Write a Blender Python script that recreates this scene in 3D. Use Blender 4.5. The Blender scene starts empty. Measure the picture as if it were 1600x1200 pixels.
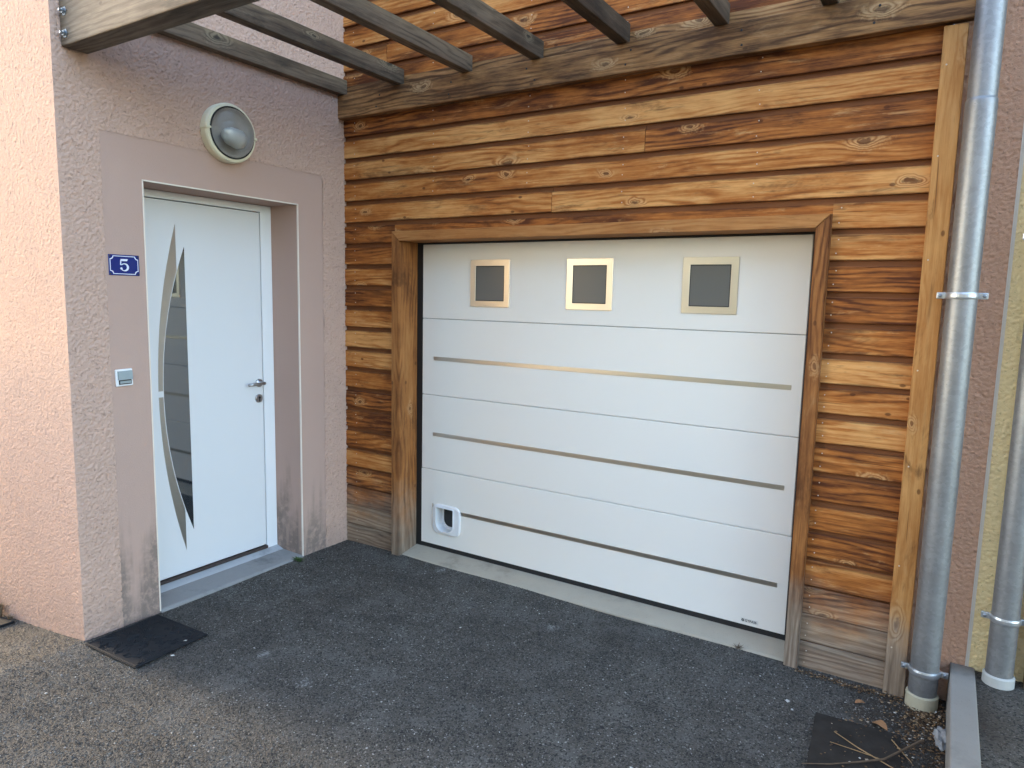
import bpy, bmesh, math, random
import numpy as np
from mathutils import Vector, Matrix
random.seed(7); RNG = np.random.default_rng(7)
S = bpy.context.scene
COL = S.collection
R = math.radians

# ------------------------------------------------------------------ camera
cam_d = bpy.data.cameras.new('camera'); cam = bpy.data.objects.new('camera', cam_d); COL.objects.link(cam)
S.camera = cam
cam_d.sensor_width = 36; cam_d.lens = 24.474; cam_d.clip_start = 0.05; cam_d.clip_end = 800
r_ = Vector((0.84732233, 0.53062816, 0.02187736)); u_ = Vector((-0.08398576, 0.0932075, 0.99209816)); f_ = Vector((-0.52439609, 0.84246431, -0.12354201))
M = Matrix(((r_.x, u_.x, -f_.x, 3.4785), (r_.y, u_.y, -f_.y, -3.4223), (r_.z, u_.z, -f_.z, 1.7206), (0, 0, 0, 1)))
cam.matrix_world = M

# ------------------------------------------------------------------ light
SUN_EL = R(12); SUN_AZ = R(2)          # height above the horizon, angle off the street facade
SD = Vector((math.cos(SUN_EL) * math.cos(SUN_AZ), math.cos(SUN_EL) * math.sin(SUN_AZ), -math.sin(SUN_EL)))
W = bpy.data.worlds.new('World'); S.world = W; W.use_nodes = True
wn = W.node_tree.nodes
sky = wn.new('ShaderNodeTexSky'); sky.sky_type = 'NISHITA'; sky.sun_disc = False
sky.sun_elevation = SUN_EL; sky.sun_rotation = math.atan2(-math.cos(SUN_AZ), -math.sin(SUN_AZ))
sky.altitude = 300; sky.air_density = 0.75; sky.dust_density = 1.1; sky.ozone_density = 0.0
W.node_tree.links.new(sky.outputs[0], wn['Background'].inputs[0]); wn['Background'].inputs[1].default_value = 0.15
sun_d = bpy.data.lights.new('sun', 'SUN'); sun_d.energy = 0.5; sun_d.angle = R(14); sun_d.color = (1.0, 0.80, 0.55)
sun = bpy.data.objects.new('sun', sun_d); COL.objects.link(sun); sun.rotation_euler = SD.to_track_quat('-Z', 'Y').to_euler(); sun.location = (-20, -6, 12)
S.view_settings.view_transform = 'Standard'; S.view_settings.look = 'None'; S.view_settings.gamma = 1
S.view_settings.use_curve_mapping = False
S.view_settings.exposure = 3.32

# ------------------------------------------------------------------ node helpers
class NT:
    def __init__(s, name):
        s.m = bpy.data.materials.new(name); s.m.use_nodes = True
        s.t = s.m.node_tree; s.n = s.t.nodes; s.b = s.n['Principled BSDF']
    def set(s, sock, v):
        if isinstance(v, bpy.types.NodeSocket): s.t.links.new(v, sock)
        elif isinstance(v, tuple) and sock.type == 'RGBA' and len(v) == 3: sock.default_value = (*v, 1)
        else: sock.default_value = v
    def P(s, **k):
        for a, v in k.items(): s.set(s.b.inputs[a.replace('_', ' ')], v)
    def math(s, op, a, b=0.0, c=None, clamp=False):
        n = s.n.new('ShaderNodeMath'); n.operation = op; n.use_clamp = clamp
        s.set(n.inputs[0], a); s.set(n.inputs[1], b)
        if c is not None: s.set(n.inputs[2], c)
        return n.outputs[0]
    def vmath(s, op, a, b):
        n = s.n.new('ShaderNodeVectorMath'); n.operation = op; s.set(n.inputs[0], a); s.set(n.inputs[1], b); return n.outputs[0]
    def scale(s, v, xyz): return s.vmath('MULTIPLY', v, xyz)
    def obj(s): return s.n.new('ShaderNodeTexCoord').outputs['Object']
    def pos(s): return s.n.new('ShaderNodeNewGeometry').outputs['Position']
    def rnd(s): return s.n.new('ShaderNodeObjectInfo').outputs['Random']
    def island(s): return s.n.new('ShaderNodeNewGeometry').outputs['Random Per Island']
    def xyz(s, v):
        n = s.n.new('ShaderNodeSeparateXYZ'); s.set(n.inputs[0], v); return n.outputs
    def comb(s, x, y, z):
        n = s.n.new('ShaderNodeCombineXYZ'); s.set(n.inputs[0], x); s.set(n.inputs[1], y); s.set(n.inputs[2], z); return n.outputs[0]
    def noise(s, v, scale, detail=2, rough=.55, dist=0.0):
        n = s.n.new('ShaderNodeTexNoise'); s.set(n.inputs['Vector'], v); n.inputs['Scale'].default_value = scale
        n.inputs['Detail'].default_value = detail; n.inputs['Roughness'].default_value = rough; n.inputs['Distortion'].default_value = dist
        return n.outputs[0]
    def voro(s, v, scale, feature='F1', rand=1.0, dim='3D'):
        n = s.n.new('ShaderNodeTexVoronoi'); n.feature = feature; n.voronoi_dimensions = dim; s.set(n.inputs['Vector'], v); n.inputs['Scale'].default_value = scale
        n.inputs['Randomness'].default_value = rand
        return n.outputs
    def ramp(s, f, stops, interp='LINEAR'):
        n = s.n.new('ShaderNodeValToRGB'); s.set(n.inputs[0], f); e = n.color_ramp.elements; n.color_ramp.interpolation = interp
        while len(e) < len(stops): e.new(0.5)
        for el, (p, c) in zip(e, stops):
            el.position = p; el.color = (c, c, c, 1) if not isinstance(c, tuple) else (*c, 1)
        return n.outputs[0]
    def step(s, f, a, b):
        n = s.n.new('ShaderNodeMapRange'); n.interpolation_type = 'SMOOTHSTEP'
        s.set(n.inputs[0], f); n.inputs[1].default_value = a; n.inputs[2].default_value = b; n.inputs[3].default_value = 0; n.inputs[4].default_value = 1
        return n.outputs[0]
    def mix(s, f, a, b, mode='MIX'):
        n = s.n.new('ShaderNodeMix'); n.data_type = 'RGBA'; n.blend_type = mode
        s.set(n.inputs[0], f); s.set(n.inputs[6], a); s.set(n.inputs[7], b); return n.outputs[2]
    def bump(s, h, strength=1.0, dist=0.002, normal=None):
        n = s.n.new('ShaderNodeBump'); n.inputs['Strength'].default_value = strength; n.inputs['Distance'].default_value = dist
        s.set(n.inputs['Height'], h)
        if normal is not None: s.set(n.inputs['Normal'], normal)
        return n.outputs[0]

def plain(name, col, rough=.5, metal=0.0, var=0.06, scale=25, bump=0.0, spec=None):
    t = NT(name); nz = t.noise(t.obj(), scale, 3)
    c = t.mix(nz, tuple(x * (1 - var) for x in col), tuple(min(1, x * (1 + var)) for x in col))
    t.P(Base_Color=c, Roughness=rough, Metallic=metal)
    if spec is not None: t.P(Specular_IOR_Level=spec)
    if bump: t.P(Normal=t.bump(t.noise(t.obj(), scale * 6, 3), 1, bump))
    return t.m

def wood(name, dark, mid, light, grey=0.0, foot=False, knots=.79, rough=.72, wear=.6, grain=1.0, groove=False):
    """local X runs along the length of the timber, Z (and Y) across it"""
    t = NT(name); o = t.obj(); rr = t.rnd()
    off = t.comb(t.math('MULTIPLY', rr, 61.0), t.math('MULTIPLY', rr, 23.0), t.math('MULTIPLY', rr, 37.0))
    p = t.vmath('ADD', o, off); X, Y, Z = t.xyz(p)[0:3]
    ZZ = t.math('ADD', Z, t.math('MULTIPLY', Y, 0.8))
    v = t.comb(X, 0.0, ZZ)
    kv = t.scale(t.comb(X, ZZ, 0.0), (3.3, 8.0, 0))
    kv = t.vmath('ADD', kv, t.scale(t.comb(t.noise(v, 9), t.noise(t.vmath('ADD', v, (5, 0, 0)), 9), 0.0), (.35, .35, 0)))
    vo = t.voro(kv, 1.0, 'F1', .75, '2D'); d = vo['Distance']
    mask = t.math('GREATER_THAN', t.xyz(vo['Color'])[0], knots)
    d = t.math('MULTIPLY', d, t.math('ADD', .75, t.math('MULTIPLY', t.xyz(vo['Color'])[2], .9)))
    # grain line coordinate bent round the knots
    infl = t.math('MULTIPLY', mask, t.math('POWER', t.step(d, .38, .0), 1.6))
    wob = t.noise(t.scale(v, (.8, 1, 4.0)), 1.0, 3, .5)
    g = t.math('MULTIPLY', ZZ, 210.0 * grain)
    g = t.math('ADD', g, t.math('MULTIPLY', wob, 62.0))
    ramt = t.step(t.noise(t.scale(t.vmath('ADD', v, (2, 0, 7)), (1.1, 1, 6)), 1.0, 3, .6), .36, .66)
    g = t.math('ADD', g, t.math('MULTIPLY', infl, 19.0))
    ring = t.math('POWER', t.math('ADD', t.math('MULTIPLY', t.math('SINE', g), .5), .5), 1.8)
    fine = t.noise(t.scale(v, (9, 1, 420)), 1.0, 2)
    streak = t.noise(t.scale(v, (1.6, 1, 70)), 1.0, 3, .6)
    tone = t.noise(t.scale(v, (1.7, 1, 7)), 1.0, 5, .68)
    blot = t.noise(t.scale(v, (3.4, 1, 13)), 1.0, 5, .72, .8)
    val = t.math('ADD', t.math('MULTIPLY', tone, 1.25), t.math('MULTIPLY', t.math('MULTIPLY', t.math('SUBTRACT', .4, ring), ramt), .26))
    val = t.math('ADD', val, t.math('MULTIPLY', t.math('SUBTRACT', fine, .5), .42))
    val = t.math('ADD', val, t.math('MULTIPLY', t.math('SUBTRACT', streak, .5), .55))
    val = t.math('ADD', val, t.math('SUBTRACT', t.math('MULTIPLY', t.math('SUBTRACT', rr, .5), .40), .10))
    c = t.ramp(val, [(.20, dark), (.50, mid), (.84, light)])
    # worn pale patches and dark stained patches, both torn along the grain
    pale = tuple(min(.75, a * .75 + b) for a, b in zip(light, (.13, .11, .07)))
    tear = t.math('MULTIPLY', t.math('SUBTRACT', streak, .5), .40)
    worn = t.math('MULTIPLY', t.step(t.math('ADD', blot, tear), .57, .74), wear)
    c = t.mix(worn, c, t.mix(t.math('MULTIPLY', ring, .55), pale, mid))
    stn = t.noise(t.scale(t.vmath('ADD', v, (9, 0, 3)), (2.2, 1, 8)), 1.0, 5, .72, .6)
    stain = t.math('MULTIPLY', t.step(t.math('ADD', stn, tear), .54, .72), .66)
    c = t.mix(stain, c, tuple(a * .6 for a in dark))
    # knots: torn pale halo, rings, dark core
    halo = t.math('MULTIPLY', mask, t.step(t.math('ADD', d, t.math('MULTIPLY', t.math('SUBTRACT', t.noise(v, 60, 3, .7), .5), .5)), .34, .12))
    c = t.mix(t.math('MULTIPLY', halo, .62), c, t.mix(t.math('MULTIPLY', ring, .8), pale, tuple(a * .8 for a in mid)))
    core = t.math('MULTIPLY', mask, t.step(t.math('ADD', d, t.math('MULTIPLY', t.math('SUBTRACT', t.noise(v, 90, 2), .5), .10)), .11, .05))
    c = t.mix(t.math('MULTIPLY', core, .75), c, tuple(a * .8 for a in dark))
    v2 = t.voro(t.scale(t.vmath('ADD', t.comb(X, ZZ, 0.0), (3, 5, 0)), (7.5, 13, 0)), 1.0, 'F1', .7, '2D')
    pin = t.math('MULTIPLY', t.math('GREATER_THAN', t.xyz(v2['Color'])[1], .93), t.step(v2['Distance'], .12, .06))
    c = t.mix(t.math('MULTIPLY', pin, .7), c, tuple(a * .7 for a in dark))
    cfine = t.math('MULTIPLY', t.step(t.noise(t.scale(v, (2.2, 1, 150)), 1.0, 1), .67, .73), .6)
    c = t.mix(cfine, c, tuple(a * .5 for a in dark))
    if groove:                                # darker along both edges of a board, broken up along the grain
        zl = t.math('ADD', t.xyz(o)[2], t.math('MULTIPLY', t.math('SUBTRACT', t.noise(t.scale(v, (4, 1, 24)), 1.0, 4, .7), .5), .034))
        ed = t.math('MAXIMUM', t.step(zl, .008, .000), t.step(zl, .100, .110))
        c = t.mix(t.math('MULTIPLY', ed, .62), c, tuple(a * .75 for a in dark))
    gf = grey
    gcol = t.ramp(t.math('ADD', t.math('MULTIPLY', t.math('ADD', t.math('MULTIPLY', fine, .5), t.math('MULTIPLY', streak, .5)), .7), t.math('MULTIPLY', t.math('SUBTRACT', tone, t.math('MULTIPLY', ring, .25)), .55)), [(.3, (.06, .047, .036)), (.55, (.22, .175, .13)), (.78, (.40, .335, .26))])
    if foot:
        zz = t.xyz(t.pos())[2]
        h = t.math('ADD', zz, t.math('MULTIPLY', t.math('SUBTRACT', t.noise(t.pos(), 3.2, 4, .65), .5), .55))
        gf = t.math('MULTIPLY', t.step(h, .50, .12), .88)
    c = t.mix(gf, c, gcol)
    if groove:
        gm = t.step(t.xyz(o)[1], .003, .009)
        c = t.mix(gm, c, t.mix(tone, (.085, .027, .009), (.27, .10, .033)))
    t.P(Base_Color=c, Roughness=rough, Specular_IOR_Level=.3)
    hgt = t.math('ADD', t.math('MULTIPLY', ring, .5), t.math('MULTIPLY', fine, 1.0))
    t.P(Normal=t.bump(hgt, .55, .0012))
    return t.m

def render_mat(name, c1, c2, coarse, dirt=True, streak=False):
    t = NT(name); p = t.pos()
    big = t.noise(p, 1.3, 4, .6)
    c = t.mix(big, c1, c2)
    n1 = t.noise(p, 75 if coarse else 170, 3, .6, .4); n2 = t.noise(p, 190 if coarse else 420, 2, .6)
    vo = t.voro(t.vmath('ADD', p, t.scale(t.comb(n1, n1, n1), (.02, .02, .02))), 95, 'SMOOTH_F1')['Distance']
    if coarse:
        h = t.math('ADD', t.math('MULTIPLY', t.step(n1, .30, .72), 1.0), t.math('MULTIPLY', n2, .35))
        h = t.math('SUBTRACT', h, t.math('MULTIPLY', vo, .5))
        pit = t.step(t.noise(t.vmath('ADD', p, (3, 1, 2)), 85, 2), .60, .70)
        h = t.math('SUBTRACT', h, t.math('MULTIPLY', pit, .9))
        c = t.mix(t.math('MULTIPLY', pit, .42), c, tuple(a * .5 for a in c1))
        t.P(Normal=t.bump(h, .8, .0022))
    else:
        h = t.math('ADD', n1, t.math('MULTIPLY', n2, .6))
        t.P(Normal=t.bump(h, .8, .0016))
    if dirt:
        zz = t.xyz(p)[2]
        st = t.noise(t.scale(p, (9, 9, 1.1)), 1.0, 4, .65)
        hh = t.math('ADD', zz, t.math('MULTIPLY', t.math('SUBTRACT', st, .5), 1.5 if streak else .5))
        f = t.math('MULTIPLY', t.step(hh, .55 if streak else .28, .02), .75 if streak else .45)
        f = t.math('MULTIPLY', f, t.math('MULTIPLY', t.step(t.noise(p, 22, 4, .7), .22, .6), 1.0 if streak else .45))
        c = t.mix(f, c, (.16, .135, .115))
    t.P(Base_Color=c, Roughness=.92, Specular_IOR_Level=.2)
    return t.m

# ------------------------------------------------------------------ materials
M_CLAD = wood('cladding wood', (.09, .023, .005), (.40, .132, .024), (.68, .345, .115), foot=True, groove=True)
M_TRIM = wood('trim wood', (.15, .05, .012), (.42, .18, .048), (.58, .30, .10), foot=True, wear=.3, knots=.86, grain=.8)
M_SURR = wood('surround wood', (.13, .042, .010), (.33, .128, .034), (.47, .22, .072), foot=True, wear=.3, knots=.86)
M_PERG = wood('weathered dark wood', (.014, .010, .007), (.066, .044, .027), (.17, .118, .073), grey=.06, wear=.25, knots=.78)
M_LEDG = wood('weathered brown wood', (.09, .038, .012), (.37, .18, .062), (.58, .34, .15), grey=.03, wear=.3, knots=.78)
M_BEAM = wood('weathered grey wood', (.020, .014, .010), (.075, .056, .039), (.18, .145, .105), grey=.26, wear=.4, knots=.78, grain=1.3)
M_ROUGH = render_mat('coarse pink render', (.52, .358, .285), (.57, .395, .315), True)
M_SMOOTH = render_mat('smooth pink render', (.46, .318, .262), (.50, .352, .288), False, True, True)
M_YELL = render_mat('coarse cream render', (.92, .71, .37), (.94, .75, .42), True)
M_PINK2 = render_mat('dark pink render', (.66, .385, .255), (.72, .43, .285), True)
M_DOORW = plain('white door lacquer', (.70, .705, .71), .38, 0, .012, 3)
M_GDOOR = plain('white garage lacquer', (.84, .82, .765), .42, 0, .015, 2.5, .00012)
M_PLAST = plain('white plastic', (.78, .79, .80), .35, 0, .02, 8)
M_PVC = plain('white upvc', (.78, .79, .80), .35, 0, .02, 8)
M_BLACK = plain('black rubber', (.012, .012, .013), .6, 0, .2)
M_DARK = plain('dark interior', (.02, .02, .02), .9)
M_SEAM = plain('seam grey', (.25, .25, .25), .6)
M_BEAD = plain('white corner bead', (.80, .72, .62), .5, 0, .05)
def brushed(name, col, rough):
    t = NT(name); o = t.obj()
    n = t.noise(t.scale(o, (6, 6, 900)), 1.0, 2)
    t.P(Base_Color=t.mix(n, tuple(a * .92 for a in col), col), Metallic=1.0, Roughness=rough, Normal=t.bump(n, .15, .0003))
    return t.m
M_STEEL = brushed('brushed steel', (.66, .62, .55), .33)
M_INLAY = brushed('satin door inlay', (.46, .43, .39), .42)
M_CHROME = plain('satin nickel', (.42, .41, .40), .3, 1.0, .1)
M_BOLT = plain('galvanised bolt', (.30, .33, .36), .45, .9, .2, 60)
t = NT('galvanised pipe'); o = t.obj()
sp = t.voro(o, 70)['Color']; blot = t.noise(o, 7, 4, .65); spots = t.step(t.noise(o, 170, 2, .5), .68, .74)
c = t.mix(blot, (.20, .205, .21), (.34, .34, .335)); c = t.mix(t.math('MULTIPLY', t.xyz(sp)[0], .14), c, (.60, .61, .62))
c = t.mix(t.math('MULTIPLY', spots, .7), c, (.16, .17, .18))
t.P(Base_Color=c, Metallic=.7, Roughness=t.math('ADD', t.math('MULTIPLY', blot, .2), .38), Normal=t.bump(t.noise(o, 11, 3), .5, .0015)); M_GALV = t.m
M_GALV2 = plain('galvanised clamp', (.55, .58, .61), .38, .85, .1, 40)
t = NT('tinted glass'); t.P(Base_Color=(.014, .018, .022), Roughness=.03, IOR=2.5); M_GLASS = t.m
t = NT('frosted grey glazing'); t.P(Base_Color=(.15, .147, .135), Roughness=.22, Specular_IOR_Level=.3); M_GGLASS = t.m
t = NT('clear glass'); t.P(Base_Color=(.86, .88, .87), Roughness=.16, Transmission_Weight=1.0, IOR=1.4, Normal=t.bump(t.noise(t.obj(), 40, 2), .25, .002)); M_CLEAR = t.m
M_LAMPB = plain('cream lamp plastic', (.76, .72, .54), .4, 0, .06, 12)
M_REFL = plain('lamp reflector', (.46, .43, .40), .5, 0, .35, 14)
M_BULB = plain('opal bulb', (.80, .82, .80), .3)
M_ENAM = plain('blue enamel', (.012, .025, .16), .18, 0, .1)
M_ENAMW = plain('white enamel', (.72, .76, .86), .3)
M_SWITCH = plain('grey switch', (.30, .35, .36), .3)
M_PRINT = plain('black print', (.015, .015, .015), .6)
M_STICK = plain('sticker', (.70, .70, .66), .5)
def concrete(name, c1, c2, stain=.5):
    t = NT(name); p = t.pos()
    c = t.mix(t.noise(p, 5, 5, .65), c1, c2)
    c = t.mix(t.math('MULTIPLY', t.step(t.noise(t.vmath('ADD', p, (4, 2, 1)), 3.3, 5, .7), .52, .72), stain), c, tuple(a * .45 for a in c1))
    c = t.mix(t.math('MULTIPLY', t.step(t.noise(p, 160, 2), .64, .72), .4), c, tuple(a * .5 for a in c1))
    t.P(Base_Color=c, Roughness=.88, Specular_IOR_Level=.25, Normal=t.bump(t.noise(p, 120, 4, .7), .6, .002)); return t.m
M_CONC = concrete('sill concrete', (.36, .32, .25), (.46, .41, .325))
M_CONCB = concrete('threshold concrete', (.25, .25, .25), (.34, .335, .32), .6)
M_KERB = concrete('kerb concrete', (.23, .215, .19), (.31, .29, .26), .35)
M_MORT = concrete('pipe mortar', (.40, .36, .25), (.55, .50, .36), .4)
# asphalt
t = NT('asphalt'); p = t.pos()
v1 = t.voro(p, 150); v2 = t.voro(t.vmath('ADD', p, (3, 5, 1)), 310)
st = t.xyz(v1['Color'])[0]; st2 = t.xyz(v2['Color'])[1]
big = t.noise(p, 1.1, 5, .62); mid = t.noise(t.vmath('ADD', p, (7, 2, 0)), 4.5, 4, .65)
c = t.mix(big, (.028, .025, .021), (.104, .094, .078))
c = t.mix(t.math('MULTIPLY', t.step(mid, .48, .68), .65), c, (.120, .116, .106))
c = t.mix(t.math('MULTIPLY', t.step(mid, .47, .30), .65), c, (.020, .019, .018))
c = t.mix(t.math('MULTIPLY', st, .42), c, t.mix(big, (.085, .077, .066), (.155, .142, .12)))
c = t.mix(t.step(st2, .93, .97), c, (.20, .19, .175))
c = t.mix(t.step(st, .40, .0), c, (.016, .016, .016))
dust = t.math('MULTIPLY', t.step(t.noise(p, 2.6, 3, .5), .62, .72), t.step(t.noise(p, 70, 4, .75), .50, .66))
c = t.mix(t.math('MULTIPLY', dust, .35), c, (.34, .33, .31))
px, py, pz = t.xyz(p)[0:3]
# white dust trodden out in front of the house door
dd = t.math('ADD', t.math('POWER', t.math('SUBTRACT', px, .22), 2.0), t.math('MULTIPLY', t.math('POWER', t.math('ADD', py, .85), 2.0), .25))
dw = t.math('MULTIPLY', t.step(dd, .075, .0), t.step(t.noise(p, 55, 4, .8), .56, .68))
c = t.mix(t.math('MULTIPLY', dw, .75), c, (.42, .42, .41))
wz = t.scale(t.comb(t.noise(p, 26, 4, .7), t.noise(t.vmath('ADD', p, (2, 9, 3)), 26, 4, .7), 0.0), (.10, .10, 0))
spl = t.voro(t.vmath('ADD', p, wz), 1.7, 'F1', 1.0, '2D')
sp = t.math('MULTIPLY', t.step(spl['Distance'], .085, .03), t.math('MULTIPLY', t.math('GREATER_THAN', t.xyz(spl['Color'])[2], .6), t.step(t.noise(p, 70, 4, .75), .40, .60)))
c = t.mix(t.math('MULTIPLY', sp, .45), c, (.46, .46, .45))
# damp earth washed round the foot of the downpipe
de = t.math('ADD', t.math('POWER', t.math('SUBTRACT', px, 3.50), 2.0), t.math('MULTIPLY', t.math('POWER', t.math('ADD', py, .30), 2.0), .55))
de = t.math('ADD', de, t.math('MULTIPLY', t.math('SUBTRACT', t.noise(p, 9, 4, .7), .5), .22))
c = t.mix(t.math('MULTIPLY', t.step(de, .12, .0), .8), c, t.mix(t.noise(p, 90, 3, .7), (.012, .009, .007), (.06, .042, .028)))
hgt = t.math('ADD', t.math('MULTIPLY', t.math('SUBTRACT', 1.0, v1['Distance']), 1.0), t.math('MULTIPLY', t.math('SUBTRACT', 1.0, v2['Distance']), .5))
t.P(Base_Color=c, Roughness=.82, Specular_IOR_Level=.35, Normal=t.bump(hgt, .9, .0045)); M_ASPH = t.m
t = NT('stone grit'); i = t.island(); p = t.pos()
big = t.noise(p, 1.1, 5, .62); mid = t.noise(t.vmath('ADD', p, (7, 2, 0)), 4.5, 4, .65)
g_ = t.ramp(i, [(0, (.024, .022, .019)), (.45, (.064, .061, .055)), (.8, (.128, .122, .110)), (.97, (.24, .23, .21)), (1, (.42, .41, .39))])
g_ = t.mix(t.math('MULTIPLY', t.step(mid, .48, .30), .62), g_, (.022, .020, .018))
g_ = t.mix(t.math('MULTIPLY', t.step(mid, .48, .68), .5), g_, (.17, .16, .14))
g_ = t.mix(t.math('MULTIPLY', t.step(big, .52, .36), .5), g_, (.030, .026, .022))
t.P(Base_Color=g_, Roughness=.85, Specular_IOR_Level=.3); M_GRIT = t.m
t = NT('litter'); i = t.island()
t.P(Base_Color=t.ramp(i, [(0, (.03, .018, .01)), (.4, (.10, .055, .025)), (.75, (.24, .14, .065)), (.93, (.36, .25, .14)), (1, (.6, .58, .52))]), Roughness=.85); M_LITT = t.m
M_TWIG = plain('dry straw', (.30, .19, .085), .7, 0, .3, 60)
M_TWIGD = plain('dark twig', (.13, .085, .05), .8, 0, .4, 60)
M_LEAF = plain('dead leaf', (.32, .16, .07), .75, 0, .4, 40)
M_GREEN = plain('green weed', (.05, .095, .025), .6, 0, .4, 60)
M_DRY = plain('dry weed', (.22, .15, .09), .8, 0, .4, 60)
M_MAT = plain('black mat rubber', (.020, .021, .023), .7, 0, .3, 30, .0006, .12)
M_MAT2 = plain('dirty mat rubber', (.030, .026, .022), .8, 0, .7, 14, .0012, .2)
M_ROOF = plain('terracotta roof', (.38, .16, .09), .8)
M_SHUT = plain('white shutter', (.78, .78, .76), .5)
M_HOUSE = plain('sunny facade', (.72, .58, .36), .9, 0, .05, 2)
M_SKIRT = plain('brown skirting', (.05, .035, .03), .5)

# ------------------------------------------------------------------ mesh helpers
def link(name, me, mat, parent=None, loc=None, rot=None):
    o = bpy.data.objects.new(name, me); COL.objects.link(o)
    if mat is not None and not me.materials: me.materials.append(mat)
    if parent is not None: o.parent = parent
    if loc is not None: o.location = loc
    if rot is not None: o.rotation_euler = rot
    return o
def thing(name, label, cat, loc=(0, 0, 0), group=None, rot=(0, 0, 0)):
    o = bpy.data.objects.new(name, None); COL.objects.link(o); o.location = loc; o.rotation_euler = rot
    o.empty_display_size = .1
    return tag(o, label, cat, group)
def tag(o, label=None, cat=None, group=None, kind=None):
    if label: o['label'] = label
    if cat: o['category'] = cat
    if group: o['group'] = group
    if kind: o['kind'] = kind
    return o
def rel(parent, loc):                       # child location for a world position (parents are unrotated, unscaled)
    p = Vector(loc)
    while parent is not None: p -= parent.location; parent = parent.parent
    return p
def from_bm(name, bm, mat, parent=None, loc=None, rot=None, smooth=False):
    me = bpy.data.meshes.new(name); bmesh.ops.recalc_face_normals(bm, faces=bm.faces[:]); bm.to_mesh(me); bm.free()
    if smooth:
        for p in me.polygons: p.use_smooth = True
    return link(name, me, mat, parent, loc, rot)
def bm_box(bm, a, b, bev=0.0, seg=1):
    vs = bmesh.ops.create_cube(bm, size=1.0)['verts']
    for v in vs:
        v.co = Vector((a[i] + (b[i] - a[i]) * (v.co[i] + .5) for i in range(3)))
    if bev:
        ed = list({e for v in vs for e in v.link_edges})
        bmesh.ops.bevel(bm, geom=ed, offset=bev, segments=seg, affect='EDGES', profile=.5)
def box(name, a, b, mat, parent=None, bev=0.0, seg=1, origin=None):
    """box given by world corners, its origin at corner a"""
    bm = bmesh.new(); o = Vector(origin if origin else a)
    bm_box(bm, Vector(a) - o, Vector(b) - o, bev, seg)
    return from_bm(name, bm, mat, parent, rel(parent, o))
def bm_prism(bm, pts, axis, lo, hi):
    """polygon pts in the two other axes, extruded along axis (0 x, 1 y, 2 z)"""
    def mk(p, h):
        if axis == 0: return (h, p[0], p[1])
        if axis == 1: return (p[0], h, p[1])
        return (p[0], p[1], h)
    a = [bm.verts.new(mk(p, lo)) for p in pts]; b = [bm.verts.new(mk(p, hi)) for p in pts]; n = len(pts)
    bm.faces.new(a); bm.faces.new(b[::-1])
    for i in range(n): bm.faces.new((a[i], b[i], b[(i + 1) % n], a[(i + 1) % n]))
def bm_strip(bm, A, B, axis, lo, hi):
    """closed or open band between polylines A and B, extruded"""
    def mk(p, h):
        if axis == 0: return (h, p[0], p[1])
        if axis == 1: return (p[0], h, p[1])
        return (p[0], p[1], h)
    rows = [[bm.verts.new(mk(p, h)) for p in L] for L, h in ((A, lo), (B, lo), (B, hi), (A, hi))]
    n = len(A)
    for i in range(n - 1):
        for k in range(4):
            a, b = rows[k], rows[(k + 1) % 4]
            bm.faces.new((a[i], a[i + 1], b[i + 1], b[i]))
    for i in (0, n - 1): bm.faces.new([rows[k][i] for k in range(4)])
def bm_ring(bm, outer, inner, axis, lo, hi):
    """frame between two closed loops with the same number of points"""
    def mk(p, h):
        if axis == 0: return (h, p[0], p[1])
        if axis == 1: return (p[0], h, p[1])
        return (p[0], p[1], h)
    rows = [[bm.verts.new(mk(p, h)) for p in L] for L, h in ((outer, lo), (inner, lo), (inner, hi), (outer, hi))]
    n = len(outer)
    for i in range(n):
        j = (i + 1) % n
        for k in range(4):
            a, b = rows[k], rows[(k + 1) % 4]
            bm.faces.new((a[i], a[j], b[j], b[i]))
def lathe(bm, prof, seg=32, mat4=None):
    """profile (r, h) turned about local Z"""
    rings = []
    for r, h in prof:
        if r < 1e-6: rings.append([bm.verts.new((0, 0, h))])
        else: rings.append([bm.verts.new((r * math.cos(2 * math.pi * k / seg), r * math.sin(2 * math.pi * k / seg), h)) for k in range(seg)])
    new = [v for r in rings for v in r]
    for a, b in zip(rings, rings[1:]):
        for k in range(seg):
            j = (k + 1) % seg
            if len(a) == 1 and len(b) == 1: continue
            if len(a) == 1: bm.faces.new((a[0], b[k], b[j]))
            elif len(b) == 1: bm.faces.new((a[k], a[j], b[0]))
            else: bm.faces.new((a[k], a[j], b[j], b[k]))
    if mat4 is not None:
        for v in new: v.co = mat4 @ v.co
TOX = Matrix(((0, 0, 1, 0), (1, 0, 0, 0), (0, 1, 0, 0), (0, 0, 0, 1)))      # local Z -> world +X
TOY = Matrix(((1, 0, 0, 0), (0, 0, -1, 0), (0, 1, 0, 0), (0, 0, 0, 1)))     # local Z -> world -Y
def bm_tube(bm, pts, rad, seg=6):
    pts = [Vector(p) for p in pts]; n = len(pts); rings = []
    for i, p in enumerate(pts):
        d = (pts[min(i + 1, n - 1)] - pts[max(i - 1, 0)]).normalized()
        a = d.orthogonal().normalized() if abs(d.z) > .9 else d.cross(Vector((0, 0, 1))).normalized()
        b = d.cross(a); r = rad[i] if isinstance(rad, (list, tuple)) else rad
        rings.append([bm.verts.new(p + a * r * math.cos(2 * math.pi * k / seg) + b * r * math.sin(2 * math.pi * k / seg)) for k in range(seg)])
    for A, B in zip(rings, rings[1:]):
        for k in range(seg): bm.faces.new((A[k], A[(k + 1) % seg], B[(k + 1) % seg], B[k]))
    bm.faces.new(rings[0][::-1]); bm.faces.new(rings[-1])
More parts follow.
